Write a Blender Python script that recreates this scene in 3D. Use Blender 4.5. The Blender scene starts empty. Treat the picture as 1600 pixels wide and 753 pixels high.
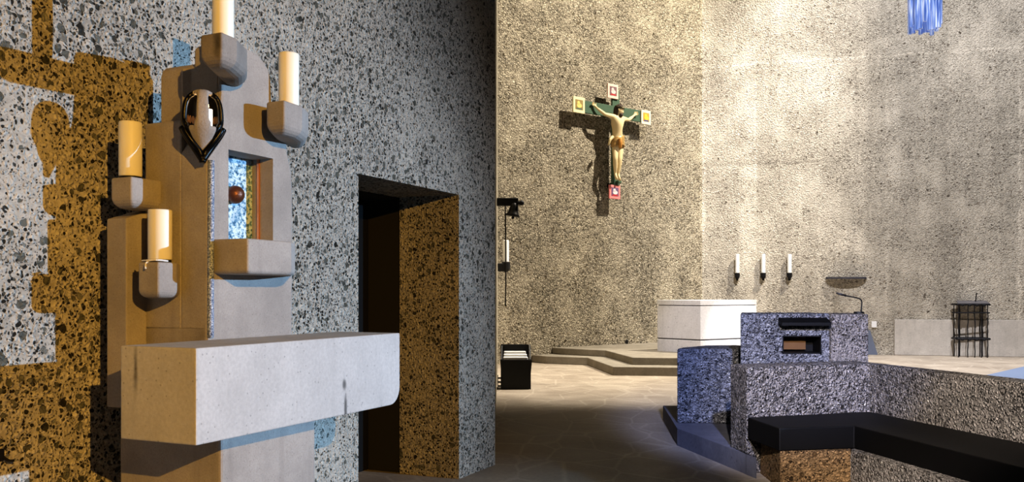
import bpy, bmesh, math, random
from mathutils import Vector, Matrix
random.seed(7)
scene = bpy.context.scene
COL = scene.collection
F = 1400.0; HX = 800.0; HY = 458.0; EYE = 1.5

# ------------------------------------------------------------------ helpers
def srgb(r, g, b):
    def c(v):
        v /= 255.0
        return v / 12.92 if v <= 0.04045 else ((v + 0.055) / 1.055) ** 2.4
    return (c(r), c(g), c(b), 1.0)

def at(px, py, Y):                       # photograph point at depth Y
    return Vector(((px - HX) / F * Y, Y, EYE - (py - HY) / F * Y))
def ray(px, py):
    return Vector(((px - HX) / F, 1.0, -(py - HY) / F))
CAM = Vector((0, 0, EYE))
def hit(px, py, p0, n):                  # photograph point on a plane
    r = ray(px, py)
    return CAM + r * ((p0 - CAM).dot(n) / r.dot(n))
def onz(px, py, z):                      # photograph point at height z
    r = ray(px, py)
    return CAM + r * ((z - EYE) / r.z)

# wall frames: left wall (s along, d out of the wall), back left wall, back right wall
W0 = Vector((-0.424, 7.24, 0)); U = Vector((0.4211, 0.9070, 0)); NW = Vector((0.9070, -0.4211, 0))
def L(s, d, z): return W0 + U * s + NW * d + Vector((0, 0, z))
def sz(px, py, d):                       # pixel -> (s, z) on plane at distance d from left wall
    p = hit(px, py, W0 + NW * d, NW)
    return (p - W0).dot(U), p.z
B0 = Vector((-0.297, 18.9, 0)); UB = Vector((1800, 1400, 0)).normalized(); NB = Vector((UB.y, -UB.x, 0))
CORNER = hit(1097, HY, B0, NB); CORNER.z = 0
UR = Vector((5300, -1400, 0)).normalized(); NR = Vector((UR.y, -UR.x, 0))
def BL(a, o, z): return B0 + UB * a + NB * o + Vector((0, 0, z))
def BR(a, o, z): return CORNER + UR * a + NR * o + Vector((0, 0, z))
def ao(px, py, o, base, u, n):
    p = hit(px, py, base + n * o, n)
    return (p - base).dot(u), p.z

def tag(o, label, cat, group=None):
    o['label'] = label; o['category'] = cat
    if group: o['group'] = group
    return o
def thing(name, loc, label, cat, group=None):
    o = bpy.data.objects.new(name, None); COL.objects.link(o)
    o.empty_display_size = 0.1
    o.location = loc
    return tag(o, label, cat, group)
def root_loc(o):
    v = Vector((0, 0, 0))
    while o: v += o.location; o = o.parent
    return v
def obj(name, bm, mat, parent=None, smooth=False, loc=None):
    me = bpy.data.meshes.new(name)
    bmesh.ops.recalc_face_normals(bm, faces=bm.faces[:])
    off = root_loc(parent) if parent else Vector(loc or (0, 0, 0))
    for v in bm.verts: v.co -= off
    bm.to_mesh(me); bm.free()
    if smooth:
        for p in me.polygons: p.use_smooth = True
    o = bpy.data.objects.new(name, me); COL.objects.link(o)
    if parent: o.parent = parent
    elif loc: o.location = loc
    if mat: me.materials.append(mat)
    return o
def struct(name, bm, mat, parent=None):
    o = obj(name, bm, mat, parent)
    if not parent: o['kind'] = 'structure'
    return o
def part_label(o, l): o['label'] = l; return o

def new(): return bmesh.new()
def extrude_poly(bm, pts, vec, bevel=0.0, seg=2, top_scale=None):
    """closed polygon of world points pushed along vec into a solid"""
    vec = Vector(vec)
    a = [bm.verts.new(Vector(p)) for p in pts]
    b = [bm.verts.new(Vector(p) + vec) for p in pts]
    n = len(pts); fs = []
    fs.append(bm.faces.new(a)); fs.append(bm.faces.new(b[::-1]))
    for i in range(n):
        j = (i + 1) % n
        fs.append(bm.faces.new((a[i], b[i], b[j], a[j])))
    bmesh.ops.recalc_face_normals(bm, faces=fs)
    if bevel > 0:
        es = list({e for f in fs for e in f.edges})
        bmesh.ops.bevel(bm, geom=es, offset=bevel, segments=seg, profile=0.5, affect='EDGES', clamp_overlap=True)
    return fs
def prism(bm, plan, z0, z1, bevel=0.0, seg=2):
    return extrude_poly(bm, [Vector((p[0], p[1], z0)) for p in plan], (0, 0, z1 - z0), bevel, seg)
def box(bm, o, ax, ay, az, bevel=0.0, seg=2):
    """box from corner o with three edge vectors"""
    o = Vector(o); ax = Vector(ax); ay = Vector(ay)
    return extrude_poly(bm, [o, o + ax, o + ax + ay, o + ay], az, bevel, seg)
def cyl(bm, c, r, h, seg=32, r2=None, bevel=0.0):
    r2 = r if r2 is None else r2
    c = Vector(c)
    a = [bm.verts.new(c + Vector((math.cos(t) * r, math.sin(t) * r, 0))) for t in [2 * math.pi * i / seg for i in range(seg)]]
    b = [bm.verts.new(c + Vector((math.cos(t) * r2, math.sin(t) * r2, h))) for t in [2 * math.pi * i / seg for i in range(seg)]]
    f0 = bm.faces.new(a[::-1]); f1 = bm.faces.new(b)
    for i in range(seg):
        j = (i + 1) % seg
        bm.faces.new((a[i], a[j], b[j], b[i]))
    if bevel:
        es = list(set(f0.edges) | set(f1.edges))
        bmesh.ops.bevel(bm, geom=es, offset=bevel, segments=3, profile=0.5, affect='EDGES')
def lathe(bm, c, prof, seg=32, axis=None):
    c = Vector(c); rings = []
    for r, z in prof:
        rings.append([bm.verts.new(c + Vector((math.cos(2 * math.pi * i / seg) * r, math.sin(2 * math.pi * i / seg) * r, z))) for i in range(seg)])
    for k in range(len(rings) - 1):
        for i in range(seg):
            j = (i + 1) % seg
            bm.faces.new((rings[k][i], rings[k][j], rings[k + 1][j], rings[k + 1][i]))
    bm.faces.new(rings[0][::-1]); bm.faces.new(rings[-1])
def tube(bm, pts, r, seg=8, r_end=None):
    pts = [Vector(p) for p in pts]; n = len(pts); rings = []
    for k, p in enumerate(pts):
        t = (pts[min(k + 1, n - 1)] - pts[max(k - 1, 0)]).normalized()
        x = t.cross(Vector((0.31, 0.95, 0.07))); x.normalize(); y = t.cross(x)
        rr = r if r_end is None else r + (r_end - r) * k / (n - 1)
        rings.append([bm.verts.new(p + (x * math.cos(2 * math.pi * i / seg) + y * math.sin(2 * math.pi * i / seg)) * rr) for i in range(seg)])
    for k in range(n - 1):
        for i in range(seg):
            j = (i + 1) % seg
            bm.faces.new((rings[k][i], rings[k][j], rings[k + 1][j], rings[k + 1][i]))
    bm.faces.new(rings[0][::-1]); bm.faces.new(rings[-1])
def ball(bm, c, r, sc=(1, 1, 1), seg=20):
    m = Matrix.Translation(Vector(c)) @ Matrix.Diagonal((r * sc[0], r * sc[1], r * sc[2], 1))
    bmesh.ops.create_uvsphere(bm, u_segments=seg, v_segments=seg // 2, radius=1, matrix=m)
def bake(o):                              # turn modifiers into plain mesh
    dg = bpy.context.evaluated_depsgraph_get()
    me = bpy.data.meshes.new_from_object(o.evaluated_get(dg))
    o.modifiers.clear(); o.data = me
    return o
def smooth_curve(pts, n=6):
    pts = [Vector(p) for p in pts]; out = []
    for i in range(len(pts) - 1):
        p0 = pts[max(i - 1, 0)]; p1 = pts[i]; p2 = pts[i + 1]; p3 = pts[min(i + 2, len(pts) - 1)]
        for k in range(n):
            t = k / n
            out.append(0.5 * ((2 * p1) + (p2 - p0) * t + (2 * p0 - 5 * p1 + 4 * p2 - p3) * t * t + (3 * p1 - p0 - 3 * p2 + p3) * t ** 3))
    out.append(pts[-1]); return out

# ------------------------------------------------------------------ materials
class NT:
    def __init__(s, name):
        s.m = bpy.data.materials.new(name); s.m.use_nodes = True
        s.t = s.m.node_tree; s.bsdf = s.t.nodes['Principled BSDF']
    def n(s, typ, ins=None, **props):
        nd = s.t.nodes.new(typ)
        for k, v in props.items(): setattr(nd, k, v)
        for k, v in (ins or {}).items(): s.set(nd.inputs[k], v)
        return nd
    def set(s, sock, v):
        if isinstance(v, bpy.types.NodeSocket): s.t.links.new(v, sock)
        else: sock.default_value = v
    def math(s, op, a, b=0.0, c=0.0, clamp=False):
        nd = s.n('ShaderNodeMath', operation=op); nd.use_clamp = clamp
        s.set(nd.inputs[0], a); s.set(nd.inputs[1], b); s.set(nd.inputs[2], c)
        return nd.outputs[0]
    def mix(s, f, a, b, blend='MIX'):
        nd = s.n('ShaderNodeMix', data_type='RGBA', blend_type=blend)
        s.set(nd.inputs[0], f); s.set(nd.inputs[6], a); s.set(nd.inputs[7], b)
        return nd.outputs[2]
    def rng(s, v, a, b, c=0.0, d=1.0, smooth=True):
        nd = s.n('ShaderNodeMapRange', interpolation_type='SMOOTHSTEP' if smooth else 'LINEAR')
        for i, x in enumerate((v, a, b, c, d)): s.set(nd.inputs[i], x)
        return nd.outputs[0]
    def noise(s, vec, scale, detail=3.0, rough=0.5):
        nd = s.n('ShaderNodeTexNoise', {'Scale': scale, 'Detail': detail, 'Roughness': rough})
        if vec is not None: s.set(nd.inputs['Vector'], vec)
        return nd
    def ramp(s, f, stops):
        nd = s.n('ShaderNodeValToRGB', {0: f}); cr = nd.color_ramp
        while len(cr.elements) < len(stops): cr.elements.new(0.5)
        for e, (p, c) in zip(cr.elements, stops): e.position = p; e.color = c
        return nd.outputs[0]
    def obj(s): return s.n('ShaderNodeTexCoord').outputs['Object']
    def scale(s, vec, sc):
        return s.n('ShaderNodeMapping', {'Vector': vec, 'Scale': sc}).outputs[0]
    def xyz(s, v): return s.n('ShaderNodeSeparateXYZ', {0: v}).outputs

def plain(name, col, rough=0.6, metal=0.0, emit=None, es=0.0, var=0.12, nscale=14, bump=0.0):
    t = NT(name); o = t.obj()
    nz = t.noise(o, nscale, 4).outputs[0]
    dk = tuple(c * (1 - var) for c in col[:3]) + (1,); lt = tuple(min(1, c * (1 + var)) for c in col[:3]) + (1,)
    t.set(t.bsdf.inputs['Base Color'], t.mix(nz, dk, lt))
    t.bsdf.inputs['Roughness'].default_value = rough; t.bsdf.inputs['Metallic'].default_value = metal
    if emit:
        t.bsdf.inputs['Emission Color'].default_value = emit; t.bsdf.inputs['Emission Strength'].default_value = es
    if bump:
        b = t.n('ShaderNodeBump', {'Strength': bump, 'Distance': 0.004, 'Height': t.noise(o, nscale * 6, 3).outputs[0]})
        t.set(t.bsdf.inputs['Normal'], b.outputs[0])
    return t.m

def aggregate(name, mortar, dark, mid, light, scale, cover=0.5, bump=0.6, chips=0.5, stain=0.3, streak=0.0,
              hl=(), vl=(), patches=(), sparkle=0.0, smear=0.35, grain=0.3):
    """exposed aggregate concrete: stones of many sizes set in mortar"""
    t = NT(name); o = t.obj()
    dn = t.noise(o, scale * 0.9, 2).outputs['Color']
    off = t.n('ShaderNodeVectorMath', operation='SUBTRACT'); t.set(off.inputs[0], dn); off.inputs[1].default_value = (0.5, 0.5, 0.5)
    sc_ = t.n('ShaderNodeVectorMath', operation='SCALE'); t.set(sc_.inputs[0], off.outputs[0]); sc_.inputs['Scale'].default_value = 0.9 / scale
    ad = t.n('ShaderNodeVectorMath', operation='ADD'); t.set(ad.inputs[0], o); t.set(ad.inputs[1], sc_.outputs[0])
    vec = ad.outputs[0]
    area = t.noise(o, 1.1, 4, 0.6).outputs[0]                     # where mortar smears over the stones
    def layer(s_, cov, rmax, edge=0.06):
        vc = t.n('ShaderNodeTexVoronoi', {'Vector': vec, 'Scale': s_}, feature='F1')
        rgb = t.n('ShaderNodeSeparateColor', {0: vc.outputs['Color']}).outputs
        rad = t.rng(rgb[0], 1.0 - cov, 1.0, 0.0, rmax, smooth=False)
        rad = t.math('ADD', rad, t.rng(rgb[0], 1.0 - cov, 1.001 - cov, -0.5, 0.14, smooth=False))
        rad = t.math('SUBTRACT', rad, t.rng(area, 0.45, 0.72, -0.03, smear * 0.35))
        m = t.rng(t.math('SUBTRACT', rad, vc.outputs['Distance']), 0.0, edge)
        return m, rgb
    m1, c1 = layer(scale, cover, 0.40)
    m2, c2 = layer(scale * 2.0, chips, 0.38, 0.12)
    m3, c3 = layer(scale * 3.7, chips * 0.95, 0.36, 0.16)
    st1 = t.ramp(c1[1], [(0.0, dark), (0.3, mid), (0.8, mid), (1.0, light)])
    st2 = t.ramp(c2[1], [(0.0, dark), (0.55, dark), (0.8, mid), (1.0, light)])
    mn = t.noise(o, scale * 3.1, 4, 0.65).outputs[0]
    mo = t.mix(mn, tuple(c * 0.72 for c in mortar[:3]) + (1,), tuple(min(1, c * 1.25) for c in mortar[:3]) + (1,))
    col = t.mix(t.math('MULTIPLY', m3, 0.75), mo, dark)
    col = t.mix(m2, col, st2)
    rim = t.math('MULTIPLY', m1, t.math('SUBTRACT', 1.0, m1))
    col = t.mix(m1, col, st1)
    col = t.mix(t.math('MULTIPLY', rim, 2.2, clamp=True), col, dark)
    if sparkle:
        sp = t.math('GREATER_THAN', c2[2], 1 - sparkle)
        col = t.mix(t.math('MULTIPLY', sp, m2), col, srgb(225, 220, 205))
    big = t.noise(o, 0.55, 5, 0.62).outputs[0]
    br = t.rng(big, 0.3, 0.7, 1 - stain, 1 + stain * 0.7)
    if streak:
        sn = t.noise(t.scale(o, (2.2, 2.2, 0.16)), 1.0, 4, 0.6).outputs[0]
        br = t.math('MULTIPLY', br, t.rng(sn, 0.35, 0.7, 1 - streak, 1 + streak))
    soft = None
    if hl or vl or patches:
        uv = t.xyz(t.n('ShaderNodeTexCoord').outputs['UV'])
        wob = t.math('MULTIPLY', t.math('SUBTRACT', t.noise(o, 2.5, 4).outputs[0], 0.5), 0.14)
        fade = t.rng(t.noise(o, 0.9, 3).outputs[0], 0.35, 0.6, 0.25, 1.0)
        def line_mask(c, p, w):
            dd = t.math('ABSOLUTE', t.math('SUBTRACT', t.math('ADD', c, wob), p))
            return t.math('MULTIPLY', t.rng(dd, 0.0, w, 1.0, 0.0), fade)
        for axis, lst in ((1, hl), (0, vl)):
            for p, w, g in lst:
                lm = line_mask(uv[axis], p, w)
                br = t.math('MULTIPLY', br, t.math('ADD', 1.0, t.math('MULTIPLY', lm, g)))
        for (u0, u1, v0, v1, g, e) in patches:
            uu = t.math('ADD', uv[0], t.math('MULTIPLY', wob, 1.6)); vv = t.math('ADD', uv[1], t.math('MULTIPLY', wob, 1.6))
            a = t.math('MULTIPLY', t.rng(uu, u0 - e, u0 + e), t.rng(uu, u1 - e, u1 + e, 1.0, 0.0))
            b = t.math('MULTIPLY', t.rng(vv, v0 - e, v0 + e), t.rng(vv, v1 - e, v1 + e, 1.0, 0.0))
            br = t.math('MULTIPLY', br, t.math('ADD', 1.0, t.math('MULTIPLY', t.math('MULTIPLY', a, b), g)))
    gv = t.n('ShaderNodeTexVoronoi', {'Vector': vec, 'Scale': scale * 1.7}, feature='F1')
    gr = t.n('ShaderNodeSeparateColor', {0: gv.outputs['Color']}).outputs[0]
    gdome = t.rng(gv.outputs['Distance'], 0.12, 0.62, 1.0, 0.0)
    gl = t.math('ADD', t.math('MULTIPLY', t.math('SUBTRACT', gr, 0.45), 0.9), t.math('MULTIPLY', t.math('SUBTRACT', gdome, 0.62), 0.9))  # random grain tone, plus shade painted into the crevices between grains
    gamp = t.rng(area, 0.42, 0.7, grain, grain * (1 - smear))
    br = t.math('MULTIPLY', br, t.math('ADD', 1.0, t.math('MULTIPLY', gl, gamp)))
    brc = t.n('ShaderNodeCombineColor', {0: br, 1: br, 2: br}).outputs[0]
    col = t.mix(1.0, col, brc, 'MULTIPLY')
    t.set(t.bsdf.inputs['Base Color'], col)
    t.bsdf.inputs['Roughness'].default_value = 0.9
    t.bsdf.inputs['Specular IOR Level'].default_value = 0.2
    hgt = t.math('ADD', t.math('MULTIPLY', m1, 0.30), t.math('ADD', t.math('MULTIPLY', m2, 0.4), t.math('MULTIPLY', m3, 0.25)))
    hgt = t.math('ADD', t.math('MULTIPLY', hgt, -1.0), t.math('ADD', t.math('MULTIPLY', mn, 0.4), t.math('MULTIPLY', gdome, grain * 1.6)))
    b = t.n('ShaderNodeBump', {'Strength': bump, 'Distance': 0.35 / scale, 'Height': hgt})
    t.set(t.bsdf.inputs['Normal'], b.outputs[0])
    return t.m

def cast(name, col, var=0.18, grain=90, bump=0.25, streaks=True, spots=()):
    """smooth cast concrete with pores and faint stains; spots darken small places (x,y,z,radius,zstretch)"""
    t = NT(name); o = t.obj()
    a = t.noise(o, 3.2, 6, 0.65).outputs[0]; g = t.noise(o, grain, 3, 0.6).outputs[0]
    c = t.mix(t.rng(a, 0.3, 0.7), tuple(x * (1 - var) for x in col[:3]) + (1,), tuple(min(1, x * (1 + var * 0.6)) for x in col[:3]) + (1,))
    c = t.mix(t.rng(g, 0.25, 0.75, 0, 0.3), c, tuple(x * 0.55 for x in col[:3]) + (1,))
    v = t.n('ShaderNodeTexVoronoi', {'Vector': o, 'Scale': grain * 0.45}, feature='F1').outputs['Distance']
    c = t.mix(t.rng(v, 0.08, 0.16, 0.5, 0.0), c, tuple(x * 0.35 for x in col[:3]) + (1,))
    if streaks:
        s = t.noise(t.scale(o, (9, 9, 0.7)), 1.0, 4, 0.6).outputs[0]
        c = t.mix(t.rng(s, 0.52, 0.75, 0, 0.32), c, tuple(x * 0.5 for x in col[:3]) + (1,))
        z = t.xyz(o)[2]
    for (x, y, z_, r, st) in spots:
        d = t.n('ShaderNodeVectorMath', operation='SUBTRACT'); t.set(d.inputs[0], o); d.inputs[1].default_value = (x, y, z_)
        m = t.scale(d.outputs[0], (1, 1, 1 / st))
        ln = t.n('ShaderNodeVectorMath', operation='LENGTH'); t.set(ln.inputs[0], m)
        ln2 = t.math('ADD', ln.outputs['Value'], t.math('MULTIPLY', t.math('SUBTRACT', a, 0.5), r * 1.4))
        c = t.mix(t.rng(ln2, r * 0.15, r, 0.85, 0.0), c, tuple(x * 0.15 for x in col[:3]) + (1,))
    t.set(t.bsdf.inputs['Base Color'], c)
    t.bsdf.inputs['Roughness'].default_value = 0.88; t.bsdf.inputs['Specular IOR Level'].default_value = 0.25
    b = t.n('ShaderNodeBump', {'Strength': bump, 'Distance': 0.006, 'Height': t.math('ADD', g, t.math('MULTIPLY', a, 1.2))})
    t.set(t.bsdf.inputs['Normal'], b.outputs[0])
    return t.m

M = {}
M['wall_left'] = aggregate('aggregate_left_wall', srgb(192, 186, 174), srgb(50, 48, 43), srgb(108, 108, 99), srgb(150, 149, 140), 25, cover=0.42, bump=0.9, chips=0.95, stain=0.16, grain=0.35)
lineh = []
M['podium'] = cast('podium_stone', srgb(150, 143, 130), grain=40)
M['stele'] = cast('stele_concrete', srgb(170, 163, 156), grain=120, bump=0.35)
M['mensa'] = cast('mensa_concrete', srgb(206, 203, 200), var=0.1, grain=70, bump=0.25)
M['altar'] = cast('altar_stone', srgb(215, 213, 212), var=0.06, grain=25, bump=0.1)
M['joint'] = plain('dark_joint', srgb(70, 68, 68), 0.9)
M['ambo'] = aggregate('blue_lit_ambo_aggregate', srgb(150, 150, 154), srgb(40, 41, 46), srgb(98, 100, 108), srgb(175, 175, 178), 27, cover=0.25, bump=1.0, chips=0.85, grain=0.9, stain=0.1, sparkle=0.05)  # bluish tint puts the cool light on the lectern into its colour
M['parapet'] = aggregate('parapet_aggregate', srgb(160, 153, 146), srgb(44, 42, 40), srgb(104, 98, 92), srgb(180, 174, 166), 27, cover=0.25, bump=1.0, chips=0.85, grain=0.9, stain=0.14, sparkle=0.04)
M['smooth'] = cast('smooth_cast_strip', srgb(120, 120, 128), grain=60)
M['step'] = cast('platform_stone', srgb(112, 112, 120), grain=30)
M['black'] = plain('black_lacquer', srgb(9, 8, 8), 0.6, var=0.2)
M['black'].node_tree.nodes['Principled BSDF'].inputs['Specular IOR Level'].default_value = 0.25
M['iron'] = plain('black_iron', srgb(26, 26, 30), 0.55, 0.4, bump=0.4)
M['blackmetal'] = plain('dark_sheet_metal', srgb(14, 14, 13), 0.6)
M['wax'] = plain('candle_wax', srgb(245, 240, 222), 0.5, var=0.03)
M['wick'] = plain('wick', srgb(40, 36, 32), 0.9)
M['paper'] = plain('white_paper', srgb(245, 245, 242), 0.8, var=0.02)
M['soot'] = plain('sooty_metal', srgb(22, 21, 20), 0.32, 0.7, var=0.4)
M['door'] = plain('black_door', srgb(12, 11, 10), 0.8)
M['frame'] = plain('jamb_shadow_frame', srgb(38, 36, 26), 0.85, nscale=40)
M['bronze'] = plain('bronze_knob', srgb(120, 76, 54), 0.4, 0.55, var=0.35, bump=0.6)
M['copper'] = plain('copper_strip', srgb(225, 150, 105), 0.35, 0.6)
M['green'] = plain('green_painted_wood', srgb(70, 96, 76), 0.6, var=0.12)
M['skin'] = plain('painted_wood_skin', srgb(226, 206, 160), 0.55, var=0.1, nscale=9)
M['hair'] = plain('painted_hair', srgb(52, 36, 26), 0.6, var=0.3, nscale=60)
M['gold'] = plain('gilded_cloth', srgb(186, 152, 96), 0.4, 0.35, var=0.3, nscale=25)
M['brasswood'] = plain('amber_wood', srgb(98, 66, 26), 0.6, var=0.2)
M['whiteplastic'] = plain('white_plastic', srgb(240, 240, 240), 0.5, var=0.02)
M['flame'] = plain('flame', (1, 0.7, 0.3, 1), 0.5, emit=(1, 0.62, 0.22, 1), es=14)
M['glowwax'] = plain('lit_candle_wax', (1, 0.9, 0.7, 1), 0.5, emit=(1, 0.93, 0.8, 1), es=1.6, var=0.03)
M['cord'] = plain('white_cord', srgb(235, 230, 220), 0.8)

# floor: worn stone with pale swirling polish marks
def floor_shading():
    t = NT('polished_stone_floor'); o = t.obj()
    a = t.noise(o, 1.3, 6, 0.6).outputs[0]; g = t.noise(o, 30, 3).outputs[0]
    w = t.n('ShaderNodeTexVoronoi', {'Vector': t.scale(o, (2.2, 1.5, 1)), 'Scale': 1.0}, feature='DISTANCE_TO_EDGE').outputs['Distance']
    c = t.mix(t.rng(a, 0.3, 0.7), srgb(146, 134, 119), srgb(174, 162, 145))
    c = t.mix(t.rng(w, 0.0, 0.05, 0.35, 0.0), c, srgb(205, 194, 176))
    c = t.mix(t.rng(g, 0.3, 0.7, 0, 0.22), c, srgb(110, 100, 90))
    t.set(t.bsdf.inputs['Base Color'], c)
    t.set(t.bsdf.inputs['Roughness'], t.rng(a, 0.3, 0.7, 0.55, 0.75))
    b = t.n('ShaderNodeBump', {'Strength': 0.2, 'Distance': 0.01, 'Height': g}); t.set(t.bsdf.inputs['Normal'], b.outputs[0])
    return t.m
M['floor'] = floor_shading()
def mosaic_mat():
    t = NT('silver_blue_enamel'); o = t.obj()
    n1 = t.noise(o, 60, 4, 0.7).outputs[0]; n2 = t.noise(o, 9, 3).outputs[0]
    c = t.ramp(n1, [(0.36, srgb(24, 52, 78)), (0.47, srgb(110, 160, 190)), (0.54, srgb(215, 235, 240)), (1.0, srgb(240, 250, 250))])
    c = t.mix(t.rng(n2, 0.45, 0.7, 0, 0.5), c, srgb(70, 130, 175))
    t.set(t.bsdf.inputs['Base Color'], c); t.bsdf.inputs['Roughness'].default_value = 0.35
    t.set(t.bsdf.inputs['Emission Color'], c); t.bsdf.inputs['Emission Strength'].default_value = 0.0
    b = t.n('ShaderNodeBump', {'Strength': 0.6, 'Distance': 0.005, 'Height': n1}); t.set(t.bsdf.inputs['Normal'], b.outputs[0])
    return t.m
M['mosaic'] = mosaic_mat()
def glass_mat():
    t = NT('blue_crystal_glass'); o = t.obj()
    n1 = t.noise(t.scale(o, (30, 30, 2)), 1.0, 3).outputs[0]
    c = t.ramp(n1, [(0.38, srgb(84, 112, 178)), (0.5, srgb(140, 164, 216)), (0.62, srgb(228, 236, 250))])
    t.set(t.bsdf.inputs['Base Color'], c); t.bsdf.inputs['Roughness'].default_value = 0.12
    t.bsdf.inputs['Transmission Weight'].default_value = 0.35
    t.set(t.bsdf.inputs['Emission Color'], c); t.bsdf.inputs['Emission Strength'].default_value = 0.25  # pale streaks and faint glow put in as highlights on the rods
    return t.m
M['glass'] = glass_mat()

# ------------------------------------------------------------------ the setting
def wall_mesh(bm_pts_fn, outline, depth, uvfn):
    pass

def wall_panel(name, base, u, n, outline, thick, mat):
    """outline of (a, z) points on the visible face, thickened backwards; UV in metres"""
    bm = new()
    pts = [base + u * a + Vector((0, 0, z)) for a, z in outline]
    extrude_poly(bm, pts, n * -thick)
    uvl = bm.loops.layers.uv.new('UVMap')
    for f in bm.faces:
        for l in f.loops:
            p = l.vert.co - base
            l[uvl].uv = (p.dot(u), p.z)
    return struct(name, bm, mat)

# left wall with the doorway
sD0, zD = sz(560, 270, 0)[0], (sz(560, 270, 0)[1] + sz(716, 305, 0)[1]) / 2
sD1 = sz(717, 305, 0)[0]
sEnd = sz(773.5, 300, 0)[0]
lw = wall_panel('wall_left', W0, U, NW, [(-9.5, 0), (sD0, 0), (sD0, zD), (sD1, zD), (sD1, 0), (sEnd, 0), (sEnd, 9.5), (-9.5, 9.5)], 0.56, M['wall_left'])
# door recess behind: dark frame standing in for the jamb's shadow, and black leaf
bm = new()
box(bm, L(sD1 + 0.30, -0.562, 0), U * -0.285, NW * -0.32, (0, 0, zD + 0.25))
box(bm, L(sD0 - 0.30, -0.562, 0), U * 0.285, NW * -0.32, (0, 0, zD + 0.25))
box(bm, L(sD0 - 0.015, -0.562, zD - 0.01), U * (sD1 - sD0 + 0.03), NW * -0.32, (0, 0, 0.26))
struct('door_shade_frame', bm, M['frame'])
bm = new(); box(bm, L(sD0 - 0.25, -0.89, 0), U * (sD1 - sD0 + 0.5), NW * -0.06, (0, 0, zD + 0.2))
struct('wall_doorway_end', bm, M['door'])

# return wall of the passage
pr0 = Vector((-0.172, 8.30, 0)); pr1 = Vector((-0.297, 18.9, 0))
ur = (pr1 - pr0).normalized(); nr = Vector((ur.y, -ur.x, 0))
M['wall_passage'] = aggregate('aggregate_passage_wall', srgb(176, 168, 150), srgb(70, 62, 50), srgb(125, 116, 100), srgb(190, 182, 165), 18, bump=0.8)
bm = new(); prism(bm, [pr0, pr1, pr1 - nr * 0.5, pr0 - nr * 0.5], 0, 11)
struct('wall_passage', bm, M['wall_passage'])

# back walls
def la(px, py): return ao(px, py, 0, B0, UB, NB)
def ra(px, py): return ao(px, py, 0, CORNER, UR, NR)
wl = (CORNER - B0).dot(UB)
hl_left = [(la(930, 66)[1], 0.07, 0.28), (la(960, 392)[1], 0.04, 0.12)]
vl_left = [(la(855, 100)[0], 0.06, 0.14), (la(985, 100)[0], 0.06, 0.06), (wl - 0.02, 0.07, 0.2)]
pat_left = [(la(1030, 60)[0], la(1097, 60)[0], la(1060, 90)[1], la(1060, 30)[1], 0.10, 0.12),
            (la(780, 500)[0], la(945, 500)[0], 0.0, la(870, 500)[1], -0.06, 0.5),
            (la(790, 25)[0], la(900, 45)[0], la(840, 45)[1], la(840, 12)[1], -0.14, 0.15)]
M['wall_bl'] = aggregate('aggregate_back_left', srgb(192, 182, 162), srgb(84, 74, 58), srgb(150, 138, 116), srgb(222, 214, 194), 16, cover=0.22, bump=1.0, chips=0.5, grain=0.85, stain=0.2, streak=0.06, hl=hl_left, vl=vl_left, patches=pat_left, sparkle=0.07)
wall_panel('wall_back_left', B0, UB, NB, [(-0.6, 0), (wl, 0), (wl, 13), (-0.6, 13)], 0.4, M['wall_bl'])
hl_right = [(ra(1300, 92)[1], 0.06, 0.3), (ra(1200, 255)[1], 0.05, -0.2), (ra(1300, 395)[1], 0.05, 0.1), (ra(1300, 160)[1], 0.05, 0.1)]
vl_right = [(0.03, 0.07, 0.2), (ra(1280, 200)[0], 0.05, 0.1), (ra(1593, 200)[0], 0.05, 0.3), (ra(1180, 350)[0], 0.05, 0.16), (ra(1250, 320)[0], 0.05, 0.12), (ra(1385, 340)[0], 0.06, 0.14)]
def pr(x0, x1, y0, y1, g, e=0.1):
    return (ra(x0, 200)[0], ra(x1, 200)[0], ra((x0 + x1) / 2, y1)[1], ra((x0 + x1) / 2, y0)[1], g, e)
pat_right = [pr(1259, 1312, 94, 156, 0.24, 0.06), pr(1310, 1345, 355, 395, 0.32, 0.18), pr(1110, 1250, 255, 395, 0.08), pr(1440, 1600, 230, 420, -0.06, 0.4),
             pr(1540, 1600, 60, 130, 0.10, 0.2), pr(1480, 1500, 90, 140, 0.12, 0.12), pr(1100, 1260, 250, 258, -0.12, 0.05), pr(1160, 1180, 270, 420, 0.1, 0.15)]
M['wall_br'] = aggregate('aggregate_back_right', srgb(204, 196, 182), srgb(108, 100, 90), srgb(170, 160, 146), srgb(232, 224, 210), 16, cover=0.15, bump=1.0, chips=0.38, grain=0.42, stain=0.14, streak=0.12, hl=hl_right, vl=vl_right, patches=pat_right, sparkle=0.07, smear=0.7)
wall_panel('wall_back_right', CORNER, UR, NR, [(0, 0), (11.5, 0), (11.5, 13), (0, 13)], 0.4, M['wall_br'])
# smooth plinth band low on the back right wall
a0 = ra(1397, 520)[0]; zb = ra(1500, 499.5)[1]
M['band'] = cast('smooth_wall_band', srgb(196, 190, 182), var=0.12, grain=30)
bm = new(); box(bm, BR(a0, 0, 0), UR * (11.4 - a0), NR * 0.05, (0, 0, zb), 0.012)
struct('baseboard_back_right', bm, M['band'])

bm = new()
prism(bm, [(-7, -8), (14, -8), (14, 26), (-7, 26)], -0.2, 0.0)
struct('floor', bm, M['floor'])

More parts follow.
